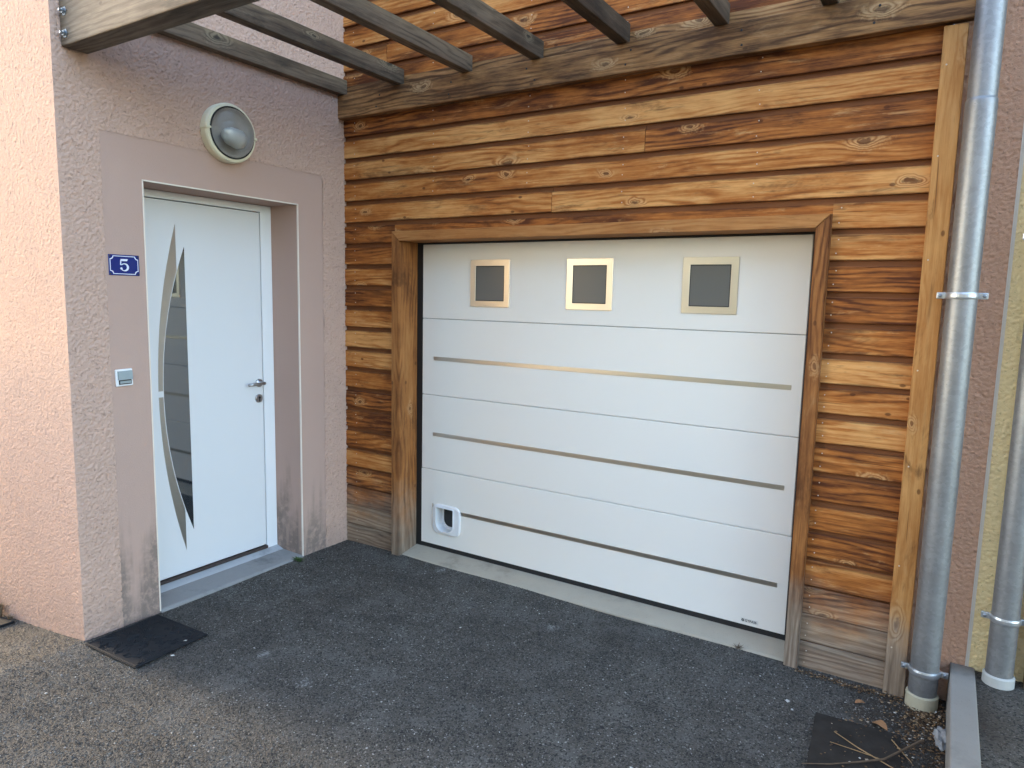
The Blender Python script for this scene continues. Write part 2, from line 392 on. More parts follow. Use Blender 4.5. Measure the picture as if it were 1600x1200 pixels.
def arc_x(z, zc, zh, x0, sag):              # x of a circular arc bulging to -x by sag at zc
    rad = (zh * zh + sag * sag) / (2 * sag)
    return x0 - (math.sqrt(max(0, rad * rad - (z - zc) ** 2)) - (rad - sag))
def timber(name, L, w, h, mat, parent, loc, rot=(0, 0, 0), bev=.004, rough_end=True):
    """squared timber, local X along its length, with slightly bowed edges"""
    bm = bmesh.new(); bm_box(bm, (0, -w / 2, 0), (L, w / 2, h), bev, 2)
    return from_bm(name, bm, mat, parent, rel(parent, loc), rot)

# ================================================================== GROUND
def gh(x, y):
    z = 0.0
    if x < 0.0 and y < -1.6: z = .125 * max(x, -6.0)
    elif x < 0.0: z = -.02
    return z
xs = [-250, -90, -30, -12, -6] + list(np.arange(-4, 0, .25)) + list(np.arange(0, 3.9, .075)) + [4.2, 5, 7, 12, 30, 90, 250]
ys = [-250, -90, -30, -14, -8, -5] + list(np.arange(-4, .35, .075)) + [.6, 3, 12, 40, 120, 250]
V = []; F = []
for y in ys:
    for x in xs:
        nz = .004 * math.sin(x * 2.1 + y * 1.3) + .003 * math.sin(x * 5.3 - y * 3.7) if (abs(x) < 4 and -4 < y < .3) else 0
        V.append((x, y, gh(x, y) + nz - .004))
nx = len(xs)
for j in range(len(ys) - 1):
    for i in range(nx - 1): F.append((j * nx + i, j * nx + i + 1, (j + 1) * nx + i + 1, (j + 1) * nx + i))
me = bpy.data.meshes.new('asphalt_driveway'); me.from_pydata(V, [], F)
ground = tag(link('asphalt_driveway', me, M_ASPH), kind='structure')
# raised drive of the neighbour, beyond the kerb
nd = tag(box('neighbour_driveway', (3.699, -6, -.3), (14, .35, .170), M_ASPH), kind='structure')

def chips(name, pts, sizes, flat, mat, parent=None):
    """many little irregular stones as one mesh"""
    n = len(pts); base = np.array([(1, 0, 0), (0, 1, 0), (-1, 0, 0), (0, -1, 0), (0, 0, 1), (0, 0, -1)], float)
    tri = np.array([(0, 1, 4), (1, 2, 4), (2, 3, 4), (3, 0, 4), (1, 0, 5), (2, 1, 5), (3, 2, 5), (0, 3, 5)])
    jit = RNG.uniform(.55, 1.3, (n, 6, 1)); a = RNG.uniform(0, 6.28, n); ca, sa = np.cos(a)[:, None], np.sin(a)[:, None]
    v = base[None] * jit; v[..., 2] *= flat; v[..., 0] *= RNG.uniform(.8, 1.5, (n, 1))
    x = v[..., 0] * ca - v[..., 1] * sa; y = v[..., 0] * sa + v[..., 1] * ca
    v = np.stack([x, y, v[..., 2]], -1) * sizes[:, None, None] + pts[:, None, :]
    f = tri[None] + (np.arange(n) * 6)[:, None, None]
    me = bpy.data.meshes.new(name)
    me.vertices.add(n * 6); me.vertices.foreach_set('co', v.reshape(-1).astype(np.float32))
    me.loops.add(n * 24); me.loops.foreach_set('vertex_index', f.reshape(-1).astype(np.int32))
    me.polygons.add(n * 8); me.polygons.foreach_set('loop_start', (np.arange(n * 8) * 3).astype(np.int32))
    me.update(calc_edges=True); me.validate()
    return link(name, me, mat, parent)
def scatter(n, x0, x1, y0, y1):
    p = np.stack([RNG.uniform(x0, x1, n), RNG.uniform(y0, y1, n), np.zeros(n)], -1)
    p[:, 2] = np.where((p[:, 0] < 0) & (p[:, 1] < -1.6), .125 * p[:, 0], 0) - .004 + .004 * np.sin(p[:, 0] * 2.1 + p[:, 1] * 1.3) + .003 * np.sin(p[:, 0] * 5.3 - p[:, 1] * 3.7)
    return p
pts = np.concatenate([scatter(52000, .0, 3.6, -1.75, .02), scatter(62000, -1.4, 3.6, -3.1, -1.75)])
tag(chips('aggregate', pts, RNG.uniform(.0022, .0052, len(pts)), .55, M_GRIT, ground), kind='stuff')
pn = scatter(16000, 3.72, 4.6, -1.2, .1); pn[:, 2] = .1705
tag(chips('aggregate', pn, RNG.uniform(.0022, .0050, len(pn)), .55, M_GRIT, nd), kind='stuff')

# ================================================================== ENTRANCE BLOCK (pink house)
HT = 5.4; CX, CY = 0.0, -1.765
OY0, OY1, OT = -1.3766, -.3965, 2.26           # house door opening
DX = -.247                                      # plane of the door leaf
block = thing('house_wall', 'pink rendered entrance block of the house, its street side lit by the sun', 'house', (0, CY, 0))
def wall_piece(name, a, b, mat): return box(name, a, b, mat, block)
# street side (sunlit) and side with the door, built round the opening
bm = bmesh.new()
bm_box(bm, (-7, CY, -1), (-.35, -1.2, HT))                                   # body behind the street face
bm_box(bm, (-.35, CY, -1), (0, OY0 - .006, HT))                              # pier at the corner
bm_box(bm, (-.35, OY1 + .006, -1), (0, .35, HT))                             # pier beside the timber wall
bm_box(bm, (-.35, OY0 - .006, OT + .006), (0, OY1 + .006, HT))               # over the door
bmesh.ops.bevel(bm, geom=[e for e in bm.edges if all(abs(v.co.x) < 1e-5 and abs(v.co.y - CY) < 1e-5 for v in e.verts)], offset=.006, segments=2, affect='EDGES')
for v in bm.verts: v.co.y -= CY
from_bm('wall', bm, M_ROUGH, block, (0, 0, 0))
BY0, BY1, BT = -1.581, -.193, 2.467
def band(shape, step, wl, spread=.35):
    n = RNG.standard_normal(shape); fy = np.fft.fftfreq(shape[0], step)[:, None]; fx = np.fft.fftfreq(shape[1], step)[None]
    f = np.sqrt(fx * fx + fy * fy) * wl; k = np.exp(-((f - 1) / spread) ** 2 / 2)
    h = np.fft.ifft2(np.fft.fft2(n) * k).real; return h / h.std()
def coat(name, P0, U, Vv, Nn, lu, lv, step, amp, base, mat, parent, hole=None, pin=None):
    """relief of thrown render: grid of lu x lv metres from P0 along U and Vv, raised along Nn"""
    nu, nv = int(lu / step) + 1, int(lv / step) + 1
    a = band((nv, nu), step, .0165, .45); b = band((nv, nu), step, .040, .5); c = band((nv, nu), step, .022, .5)
    h = .8 * a + .35 * b; h = np.where(h > 0, .7 * h, 1.1 * h) - 1.6 * np.clip(c - 1.35, 0, 1.2)
    h = np.maximum(base + amp * h, .0006)
    uu = np.linspace(0, lu, nu)[None].repeat(nv, 0); vv = np.linspace(0, lv, nv)[:, None].repeat(nu, 1)
    if pin is not None:                       # run out to the shared corner line
        w = np.clip(np.abs(uu - pin) / .012, 0, 1); h = h * w + .0035 * (1 - w)
        uu = uu + (1 - w) * .0035 * (1 if pin > 0 else -1)
    co = np.array(P0)[None, None] + uu[..., None] * np.array(U) + vv[..., None] * np.array(Vv) + h[..., None] * np.array(Nn)
    idx = np.arange(nu * nv).reshape(nv, nu); q = np.stack([idx[:-1, :-1], idx[:-1, 1:], idx[1:, 1:], idx[1:, :-1]], -1).reshape(-1, 4)
    if hole:
        cu = (uu[:-1, :-1] + step / 2).reshape(-1); cv = (vv[:-1, :-1] + step / 2).reshape(-1)
        q = q[~((cu > hole[0]) & (cu < hole[1]) & (cv < hole[2]))]
    me = bpy.data.meshes.new(name); me.vertices.add(nu * nv); me.vertices.foreach_set('co', co.reshape(-1).astype(np.float32))
    me.loops.add(len(q) * 4); me.loops.foreach_set('vertex_index', q.reshape(-1).astype(np.int32))
    me.polygons.add(len(q)); me.polygons.foreach_set('loop_start', (np.arange(len(q)) * 4).astype(np.int32))
    me.update(calc_edges=True); me.polygons.foreach_set('use_smooth', np.ones(len(q), bool))
    return link(name, me, mat, parent)
coat('render_coat', (0, 0, -.03), (0, 1, 0), (0, 0, 1), (1, 0, 0), 1.765, 3.75, .0055, .0028, .0058, M_ROUGH, block, (-(CY - BY0 - .001), BY1 - CY + .001, BT + .03), 0.0)
coat('render_coat', (-1.5, 0, -.25), (1, 0, 0), (0, 0, 1), (0, -1, 0), 1.5, 3.95, .0058, .0008, .0036, M_ROUGH, block, None, 1.5)
# smooth margin round the door, a few millimetres proud at its edges
bm = bmesh.new()
def addb(a, b): bm_box(bm, (a[0], a[1] - CY, a[2]), (b[0], b[1] - CY, b[2]))
bm_prism(bm, [(y - CY, z) for y, z in ((BY0, -.3), (OY0, -.3), (OY0, OT), (OY1, OT), (OY1, -.3), (BY1, -.3), (BY1, BT), (BY0, BT))], 0, -.02, .003)
from_bm('door_margin', bm, M_SMOOTH, block)
for a, b in (((DX - .06, OY1, -.3), (-.0205, OY1 + .02, OT)), ((DX - .06, OY0 - .02, -.3), (-.0205, OY0, OT)), ((DX - .06, OY0 - .02, OT + .0003), (-.0205, OY1 + .02, OT + .02))):
    bm = bmesh.new(); addb(a, b); from_bm('door_reveal', bm, M_SMOOTH, block)
for (y0, y1, z0, z1) in ((OY0 - .004, OY0 + .002, .0, OT + .002), (OY1 - .002, OY1 + .004, .0, OT + .002), (OY0 - .004, OY1 + .004, OT - .002, OT + .004)):
    bm = bmesh.new(); addb((-.004, y0, z0), (.0062, y1, z1)); from_bm('corner_bead', bm, M_BEAD, block)

# ------------------------------------------------------------------ house door
door = thing('front_door', 'white house door with curved dark glass and satin inlays beside it', 'door', (DX, OY1, 0))
LY0, LY1, LZ0, LZ1 = -1.29, -.4845, .055, 2.212
FRZ = 2.258
def lb(a, b, bev=0.0):
    bm = bmesh.new(); bm_box(bm, (a[0] - DX, a[1] - OY1, a[2]), (b[0] - DX, b[1] - OY1, b[2]), bev, 2); from_bm('frame_member', bm, M_PVC, door)
lb((DX - .05, LY1 + .005, .018), (DX + .004, OY1 - .001, FRZ), .003); lb((DX - .05, OY0 + .001, .018), (DX + .004, LY0 - .005, FRZ), .003); lb((DX - .05, LY0 - .005, LZ1 + .005), (DX + .0042, LY1 + .005, FRZ), .003)
box('leaf', (DX - .05, LY0, LZ0), (DX, LY1, LZ1), M_DOORW, door, .002)
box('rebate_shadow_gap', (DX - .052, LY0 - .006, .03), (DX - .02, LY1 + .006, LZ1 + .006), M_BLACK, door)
N = 40
zz = [.305 + (1.963 - .305) * i / N for i in range(N + 1)]
A = [(arc_x(z, 1.134, .829, -1.003, .154) - OY1, z) for z in zz]; B = [(-1.003 - OY1, z) for z in zz]
A[0] = (A[0][0] - .0008, A[0][1]); A[-1] = (A[-1][0] - .0008, A[-1][1])
bm = bmesh.new(); bm_strip(bm, A, B, 0, -.004, .0012); from_bm('glass', bm, M_GLASS, door)
def inlay(z0, z1):
    zz = [z0 + (z1 - z0) * i / N for i in range(N + 1)]
    A = [(min(arc_x(z, 1.138, .9465, -1.054, .134), -1.0548) - OY1, z) for z in zz]
    B = [(min(arc_x(z, 1.134, .829, -1.003, .154) - .0045 if abs(z - 1.134) < .829 else -1.0, -1.054) - OY1, z) for z in zz]
    bm = bmesh.new(); bm_strip(bm, A, B, 0, -.004, .0016); return from_bm('inlay', bm, M_INLAY, door)
inlay(1.152, 2.0845); inlay(.1915, 1.118)
bm = bmesh.new(); hy, hz = -.515, 1.140
lathe(bm, [(0, 0), (.026, 0), (.026, .007), (.024, .009), (.011, .010), (.011, .05), (0, .05)], 24, Matrix.Translation((0, hy - OY1, hz)) @ TOX)
h = from_bm('handle', bm, M_CHROME, door, smooth=True)
bm = bmesh.new(); bm_tube(bm, [(.045, hy - OY1 + .012, hz), (.05, hy - OY1 - .02, hz), (.05, hy - OY1 - .075, hz - .002), (.047, hy - OY1 - .112, hz - .003)], [.010, .010, .009, .0085], 10)
from_bm('lever', bm, M_CHROME, h, smooth=True)
bm = bmesh.new(); lathe(bm, [(0, 0), (.027, 0), (.027, .007), (.024, .010), (0, .010)], 24, Matrix.Translation((0, -.520 - OY1, 1.040)) @ TOX)
lk = from_bm('lock', bm, M_CHROME, door)
bm = bmesh.new(); lathe(bm, [(.0085, 0), (.0085, .0125), (0, .0125)], 14, Matrix.Translation((0, -.520 - OY1, 1.045)) @ TOX); bm_box(bm, (.0, -.524 - OY1, 1.020), (.0122, -.516 - OY1, 1.044))
from_bm('key_cylinder', bm, M_PRINT, lk)
bm = bmesh.new(); bm_box(bm, (-.05, LY0 - OY1 - .01, .030), (.012, LY1 - OY1 + .006, .0495), .003)
from_bm('threshold_strip', bm, M_SKIRT, door)
bm = bmesh.new(); bm_prism(bm, [(-.05, .0), (.062, .0), (.060, .012), (.004, .0295), (-.05, .0295)], 1, OY0 - OY1 + .002, -.002)
from_bm('weather_sill', bm, concrete('painted sill', (.36, .38, .40), (.48, .50, .52), .5), door)
# concrete step under the door
bm = bmesh.new(); bm_prism(bm, [(DX - .05, -.2), (.012, -.2), (.012, -.002), (-.004, .006), (DX + .05, .010), (DX - .05, .010)], 1, OY0 + .001, OY1 - .001)
st_ = from_bm('door_step', bm, M_CONCB); tag(st_, 'worn grey concrete step beneath the white house door', 'step')

# ------------------------------------------------------------------ house number, bell, lamp
plate = thing('house_number', 'blue enamel house number plate reading 5 beside the door', 'sign', (.003, -1.489, 1.836), rot=(0, 0, 0))
def rrect(hw, hh, notch=0.0, n=5):
    pts = []
    for sx, sy, a0 in ((1, 1, 270), (-1, 1, 0), (-1, -1, 90), (1, -1, 180)):
        if notch == 0: pts.append((sx * hw, sy * hh)); continue
        arc = [(sx * hw + notch * math.cos(R(a)), sy * hh + notch * math.sin(R(a))) for a in np.linspace(*{(1, 1): (270, 180), (-1, 1): (360, 270), (-1, -1): (90, 0), (1, -1): (180, 90)}[(sx, sy)], n)]
        pts += arc
    return pts
bm = bmesh.new(); bm_box(bm, (0, -.0765, -.0505), (.004, .0765, .0505), .002, 2); from_bm('plate', bm, M_ENAM, plate)
bm = bmesh.new(); bm_ring(bm, rrect(.0700, .0445, .0150), rrect(.0668, .0413, .0150), 0, .003, .0047); from_bm('border', bm, M_ENAMW, plate)
bm = bmesh.new()                                                             # the figure 5, drawn as strokes
def seg2(pts, w):
    A = []; B = []
    for i, p in enumerate(pts):
        q0 = Vector(pts[max(i - 1, 0)]); q1 = Vector(pts[min(i + 1, len(pts) - 1)]); d = (q1 - q0).normalized(); nrm = Vector((-d.y, d.x))
        A.append(tuple(Vector(p) + nrm * w[i] / 2)); B.append(tuple(Vector(p) - nrm * w[i] / 2))
    bm_strip(bm, A, B, 0, .003, .0052)
seg2([(-.017, .0245), (.013, .0250), (.0165, .029)], [.010, .010, .004])
seg2([(-.0165, .024), (-.018, .000)], [.0048, .0048])
pa = [(.0 + .0175 * math.cos(R(a)), -.0100 + .0170 * math.sin(R(a))) for a in range(140, -151, -15)]
seg2(pa, [.004 + .0062 * max(0, math.cos(R(a + 5))) for a in range(140, -151, -15)])
bm.verts.ensure_lookup_table()
bm_prism(bm, [(-.0150 + .0055 * math.cos(R(a)), -.0165 + .0055 * math.sin(R(a))) for a in range(0, 360, 36)], 0, .003, .0051)
from_bm('numeral', bm, M_ENAMW, plate)
for sy in (-1, 1):
    for sz in (-1, 1):
        bm = bmesh.new(); lathe(bm, [(.0042, .003), (.0042, .005), (.002, .0062), (0, .0062)], 10, Matrix.Translation((0, sy * .069, sz * .0435)) @ TOX); from_bm('screw', bm, M_PRINT, plate)

bell = thing('doorbell', 'square white doorbell switch with grey rocker on the pink wall', 'doorbell', (.003, -1.518, 1.281), rot=(R(1.5), 0, 0))
bm = bmesh.new(); bm_box(bm, (0, -.0425, -.0425), (.012, .0425, .0425), .004, 2); from_bm('housing', bm, M_PLAST, bell)
bm = bmesh.new(); bm_prism(bm, [(.010, -.010), (.024, -.010), (.022, .034), (.010, .034)], 1, -.034, .036); from_bm('rocker', bm, M_SWITCH, bell)
bm = bmesh.new(); bm_box(bm, (.010, -.030, -.034), (.0135, .034, -.0105)); pl = from_bm('name_slot', bm, M_PRINT, bell)
bm = bmesh.new(); bm_box(bm, (.012, -.024, -.029), (.0145, .031, -.016)); from_bm('name_card', bm, M_SWITCH, pl)

lamp = thing('wall_lamp', 'round bulkhead lamp with cream rim over the house door', 'lamp', (.004, -.893, 2.580))
bm = bmesh.new(); lathe(bm, [(.0, 0), (.156, 0), (.158, .010), (.158, .046), (.152, .058), (.136, .060), (.132, .052), (.130, .02), (0, .02)], 56, TOX); rim = from_bm('rim', bm, M_LAMPB, lamp, smooth=False)
bm = bmesh.new(); lathe(bm, [(.135, .0606), (.139, .0606), (.139, .0640), (.131, .0640), (.131, .0606), (.135, .0606)], 56, TOX); from_bm('gasket', bm, M_BLACK, lamp)
bm = bmesh.new()
lathe(bm, [(.1305, .058)] + [(.1305 * math.cos(R(a)), .058 + .082 * math.sin(R(a))) for a in (15, 30, 45, 60, 75)] + [(0, .140)], 48, TOX); from_bm('glass_dome', bm, M_CLEAR, lamp, smooth=True)
bm = bmesh.new(); lathe(bm, [(.124, .024), (.09, .030), (.05, .026), (0, .026)], 40, TOX); from_bm('reflector', bm, M_REFL, lamp)
bm = bmesh.new(); bm_tube(bm, [(.070, -.06, -.012), (.072, -.03, -.02), (.072, .02, -.03), (.070, .05, -.035)], [.024, .042, .046, .030], 16); from_bm('bulb', bm, M_BULB, lamp, smooth=True)
for a in (178, 358):
    bm = bmesh.new(); bm_box(bm, (.004, .130, -.007), (.0645, .161, .007), .002)
    m = Matrix.Rotation(R(a), 4, 'X')
    for v in bm.verts: v.co = m @ v.co
    from_bm('clip', bm, M_LAMPB, lamp)

# ================================================================== TIMBER WALL
GX0, GX1 = .4472, 3.002                # outer edges of the garage surround
GZ = 2.117                             # its top
clad = thing('timber_wall', 'brown stained horizontal board wall round the garage door', 'wall', (0, 0, 0))
PIT = .1373; Z0 = -.008; XR = 3.372
def plank_prof(k, z_lo=0.0, gap=.024):
    f = PIT - gap
    return [(0.0015, .0), (0.0, .002), (0.0, f - .006), (.003, f - .0015), (.0175, f), (.0175, PIT - .0004), (.024, PIT - .0004), (.024, -.010), (.0190, -.010), (.0188, .0)]
def plank(k, x0, x1, zcut=None):
    gap = .024 if k > 4 else (.004, .004, .007, .014, .020)[k]
    dy = RNG.uniform(-.0012, .0012); bm = bmesh.new()
    L = x1 - x0; nseg = max(2, int(L / .35))
    pr = plank_prof(k, gap=gap); P2 = []
    if zcut is not None: pr = [(0, zcut - (Z0 + PIT * k)), (0, PIT - gap - .006), (.003, PIT - gap - .0015), (.0175, PIT - gap), (.0175, PIT - .0004), (.024, PIT - .0004), (.024, zcut - (Z0 + PIT * k))]
    rings = []
    for i in range(nseg + 1):
        x = L * i / nseg; w = .0012 * math.sin(x * 1.7 + k * 2.3) + .0006 * math.sin(x * 6.1 + k)
        rings.append([bm.verts.new((x, y + dy, z + (w if (z > .0) else w * .6))) for y, z in pr])
    n = len(pr)
    for a, b in zip(rings, rings[1:]):
        for j in range(n): bm.faces.new((a[j], b[j], b[(j + 1) % n], a[(j + 1) % n]))
    bm.faces.new(rings[0][::-1]); bm.faces.new(rings[-1])
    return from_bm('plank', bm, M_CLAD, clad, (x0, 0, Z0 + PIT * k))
joints = {18: 2.105, 16: 1.578, 23: .377, 21: 2.72, 25: 1.9}
nails = []
for k in range(0, 34):
    zb = Z0 + PIT * k; zt = zb + PIT
    if zt < GZ + .02: segs = [(.003, GX0 - .0005), (GX1 + .0005, XR)]
    elif zb < GZ: segs = None
    elif k in joints: segs = [(.003, joints[k] - .0015), (joints[k] + .0015, XR)]
    else: segs = [(.003, XR)]
    if segs is None:
        plank(k, .003, GX0 - .0005); plank(k, GX0 - .0003, GX1 + .0003, GZ + .0015); plank(k, GX1 + .0005, XR); continue
    for a, b in segs: plank(k, a, b)
for k in range(0, 30):
    zb = Z0 + PIT * k
    for x in ((3.03, .9), (2.655, 2.1), (1.99, 2.15), (1.42, 2.2), (.75, 2.2), (.10, 0)):
        if k > 2 and zb < x[1] and x[0] != 3.03: continue
        if x[0] > .4 and x[0] < 3 and zb < 2.1: continue
        if x[0] == 3.03 and zb > 2.1: continue
        for dz in (.028, .088): nails.append((x[0] + RNG.uniform(-.006, .006), zb + dz + RNG.uniform(-.006, .006)))
bm = bmesh.new()
for x, z in nails: lathe(bm, [(.0030, -.002), (.0030, .0012), (.0014, .0022), (0, .0022)], 7, Matrix.Translation((x, 0, z)) @ TOY)
tag(from_bm('nail_heads', bm, plain('nail steel', (.62, .54, .44), .4, .6, .3), clad), kind='stuff')
bm = bmesh.new()                                                             # dark wall behind the boards
for a, b in (((0.001, .0245, -.3), (GX0 + .03, .14, GZ)), ((GX1 - .03, .0245, -.3), (XR + .02, .14, GZ)), ((.001, .0245, GZ - .03), (XR + .02, .14, 5.3)), ((.001, .26, -.3), (XR + .02, .30, 2.5))):
    bm = bmesh.new(); bm_box(bm, a, b); from_bm('backing', bm, M_DARK, clad)
timber('corner_post', 2.838, .058, .0845, M_TRIM, clad, (3.448, -.007, -.006), (0, -R(90), 0))
bm = bmesh.new()
for z in (.2, .62, 1.04, 1.46, 1.9, 2.35, 2.7):
    for dx in (.02,): lathe(bm, [(.0034, -.002), (.0034, .0012), (0, .002)], 7, Matrix.Translation((3.3635 + dx, -.036, z + RNG.uniform(-.03, .03))) @ TOY)
tag(from_bm('nail_heads', bm, bpy.data.materials['nail steel'], clad), kind='stuff')

# ------------------------------------------------------------------ garage door surround
sur = thing('garage_surround', 'mitred brown timber surround framing the white garage door', 'door frame', (GX0, 0, 0))
FY0, FY1 = -.036, .1495; IX0, IX1, IZ = .5135, 2.940, 2.057
def jamb(poly, zlo, name='jamb'):
    """vertical member given by its front outline (x, z), turned so that local X runs up the member"""
    bm = bmesh.new()
    bm_prism(bm, [(z - zlo, x) for x, z in poly], 1, 0, FY1 - FY0)           # local (X = z, Z = -x)
    for v in bm.verts: v.co = Vector((v.co.x, v.co.y, -v.co.z))
    bmesh.ops.bevel(bm, geom=bm.edges[:], offset=.0045, segments=2, affect='EDGES')
    o = from_bm(name, bm, M_SURR, sur, rel(sur, (0, FY0, zlo)), (0, -R(90), 0)); return o
jamb([(GX0, -.01), (GX0, GZ), (IX0 - .0006, IZ - .0006), (IX0 - .0006, -.01)], -.01)
jamb([(GX1, -.01), (GX1, GZ), (IX1 + .0006, IZ - .0006), (IX1 + .0006, -.01)], -.01)
bm = bmesh.new(); bm_prism(bm, [(0.0008, GZ - IZ), (GX1 - GX0 - .0008, GZ - IZ), (IX1 - GX0, 0), (IX0 - GX0, 0)], 1, 0, FY1 - FY0)
bmesh.ops.bevel(bm, geom=bm.edges[:], offset=.0022, segments=1, affect='EDGES')
from_bm('head', bm, M_SURR, sur, rel(sur, (GX0, FY0, IZ)))

# ------------------------------------------------------------------ garage door
GY = .15; DX0, DX1 = .5545, 2.9065
gd = thing('garage_door', 'white sectional garage door with three square windows and a cat flap', 'garage door', (DX0, GY, 0))
seams = [.060, .572, 1.072, 1.572, 2.047]
HX0, HX1, HZ0, HZ1 = .688, .822, .168, .322          # hole for the cat flap
for i in range(4):
    z0, z1 = seams[i] + (.0015 if i else 0), seams[i + 1] - .0015
    if i == 0:
        bm = bmesh.new()
        o = [(DX0, z0), (DX1, z0), (DX1, z1), (DX0, z1)]; n_ = [(HX0, HZ0), (HX1, HZ0), (HX1, HZ1), (HX0, HZ1)]
        bm_ring(bm, [(x - DX0, z) for x, z in o], [(x - DX0, z) for x, z in n_], 1, 0, .042)
        bmesh.ops.bevel(bm, geom=[e for e in bm.edges if abs(e.verts[0].co.y) < 1e-6 and abs(e.verts[1].co.y) < 1e-6 and abs(e.verts[0].co.z - z1) < 1e-4 and abs(e.verts[1].co.z - z1) < 1e-4], offset=.003, segments=1, affect='EDGES')
        from_bm('panel', bm, M_GDOOR, gd)
    else: box('panel', (DX0, GY, z0), (DX1, GY + .042, z1), M_GDOOR, gd, .0028)
box('panel_core', (DX0 + .01, GY + .0428, .40), (DX1 - .01, GY + .046, 2.04), M_SEAM, gd)
for cx in (1.0805, 1.752, 2.4295):
    z0, z1 = 1.6585, 1.9450
    fr = bmesh.new()
    oc = [(cx - .143, z0), (cx + .143, z0), (cx + .143, z1), (cx - .143, z1)]; ic = [(cx - .1045, 1.695), (cx + .1045, 1.695), (cx + .1045, 1.9075), (cx - .1045, 1.9075)]
    bm_ring(fr, [(x - cx, z - 1.80) for x, z in oc], [(x - cx, z - 1.80) for x, z in ic], 1, -.0055, .0010)
    bmesh.ops.bevel(fr, geom=fr.edges[:], offset=.0009, segments=1, affect='EDGES')
    w = from_bm('window', fr, M_STEEL, gd, rel(gd, (cx, GY, 1.80)))
    bm = bmesh.new(); bm_box(bm, (-.1046, -.0018, -.1052), (.1046, -.0006, .1078)); from_bm('pane', bm, M_GGLASS, w)
    bm = bmesh.new(); bm_ring(bm, [(-.1044, -.105), (.1044, -.105), (.1044, .1074), (-.1044, .1074)], [(-.1005, -.101), (.1005, -.101), (.1005, .1034), (-.1005, .1034)], 1, -.0032, -.0015); from_bm('gasket', bm, M_BLACK, w)
for x0, z in ((.650, 1.3145), (.650, .8130), (.884, .3100)):
    box('steel_strip', (x0, GY - .0025, z - .0125), (2.8555, GY + .001, z + .0125), M_STEEL, gd, .0006)
box('steel_strip', (.649, GY - .0025, .3175), (.655, GY + .001, .3425), M_STEEL, gd, .0004)
for a, b in (((IX0 - .03, .1502, .012), (DX0 - .001, .20, 2.048)), ((DX1 + .001, .1502, .012), (IX1 + .03, .20, 2.048)), ((IX0 - .03, .1502, 2.049), (IX1 + .03, .20, IZ + .03)), ((DX0 - .001, .152, .026), (DX1 + .001, .19, .0595))):
    bm = bmesh.new(); bm_box(bm, (a[0] - DX0, a[1] - GY, a[2]), (b[0] - DX0, b[1] - GY, b[2])); from_bm('seal', bm, M_BLACK, gd)
# cat flap
def rloop(x0, x1, z0, z1, rb, rt, n=7):
    pts = []
    for cx, cz, r, a0 in ((x1 - rb, z0 + rb, rb, -90), (x1 - rt, z1 - rt, rt, 0), (x0 + rt, z1 - rt, rt, 90), (x0 + rb, z0 + rb, rb, 180)):
        pts += [(cx + r * math.cos(R(a0 + 90 * i / (n - 1))), cz + r * math.sin(R(a0 + 90 * i / (n - 1)))) for i in range(n)]
    return pts
ox, oz = .768, .243
def L2(l): return [(x - ox, z - oz) for x, z in l]
out = L2(rloop(.657, .882, .146, .346, .045, .045)); mid = L2(rloop(.664, .875, .153, .339, .040, .040)); inn = L2(rloop(.689, .829, .166, .325, .058, .006)); inn2 = L2(rloop(.684, .834, .161, .330, .062, .009))
bm = bmesh.new()
loops = [(out, .0), (out, -.008), (mid, -.012), (inn2, -.013), (inn2, -.018), (inn, -.018), (inn, .075)]
rs = [[bm.verts.new((x, y, z)) for x, z in l] for l, y in loops]
for a, b in zip(rs, rs[1:]):
    n = len(a)
    for i in range(n): bm.faces.new((a[i], a[(i + 1) % n], b[(i + 1) % n], b[i]))
cf = from_bm('cat_flap', bm, M_PLAST, gd, rel(gd, (ox, GY, oz)))
bm = bmesh.new(); bm_ring(bm, L2(rloop(.6885, .8295, .1655, .3255, .058, .006)), L2(rloop(.700, .818, .180, .312, .05, .008)), 1, .058, .066); from_bm('flap_frame', bm, M_PLAST, cf)
bm = bmesh.new(); bm_prism(bm, L2(rloop(.7005, .8175, .1805, .3115, .05, .008)), 1, .060, .063); from_bm('flap', bm, M_PRINT, cf)
# maker's sticker
sk = box('sticker', (2.690, GY - .0012, .0735), (2.778, GY + .0005, .0955), M_STICK, gd)
bm = bmesh.new()
bm_prism(bm, [(.0105 + .0072 * math.cos(R(a)), .0112 + .0072 * math.sin(R(a))) for a in range(0, 360, 20)], 1, -.0006, .0004); from_bm('logo', bm, M_PRINT, sk)
bm = bmesh.new(); bm_prism(bm, [(.0060, .0085), (.0075, .0072), (.0150, .0140), (.0135, .0153)], 1, -.0009, -.0003); from_bm('logo_slash', bm, M_STICK, sk)
def text_mesh(name, s, size, mat, parent, loc, rot, ext=.0004):
    cu = bpy.data.curves.new(name, 'FONT'); cu.body = s; cu.size = size; cu.extrude = ext; cu.offset = size * .018; cu.space_character = 1.05
    o = bpy.data.objects.new(name + '_src', cu); COL.objects.link(o)
    dg = bpy.context.evaluated_depsgraph_get(); me = bpy.data.meshes.new_from_object(o.evaluated_get(dg)); bpy.data.objects.remove(o)
    me.materials.clear(); me.name = name
    return link(name, me, mat, parent, loc, rot)
text_mesh('lettering', 'GYPASS', .0165, M_PRINT, sk, (.0205, -.0003, .0055), (R(90), 0, 0))
# sill under the garage door
bm = bmesh.new(); bm_prism(bm, [(-.006, -.2), (.30, -.2), (.30, .030), (.150, .030), (.004, .006), (-.006, -.002)], 0, IX0 + .001, IX1 - .001)
gs = from_bm('garage_sill', bm, M_CONC); tag(gs, 'pale grey sloping concrete sill under the garage door', 'sill')

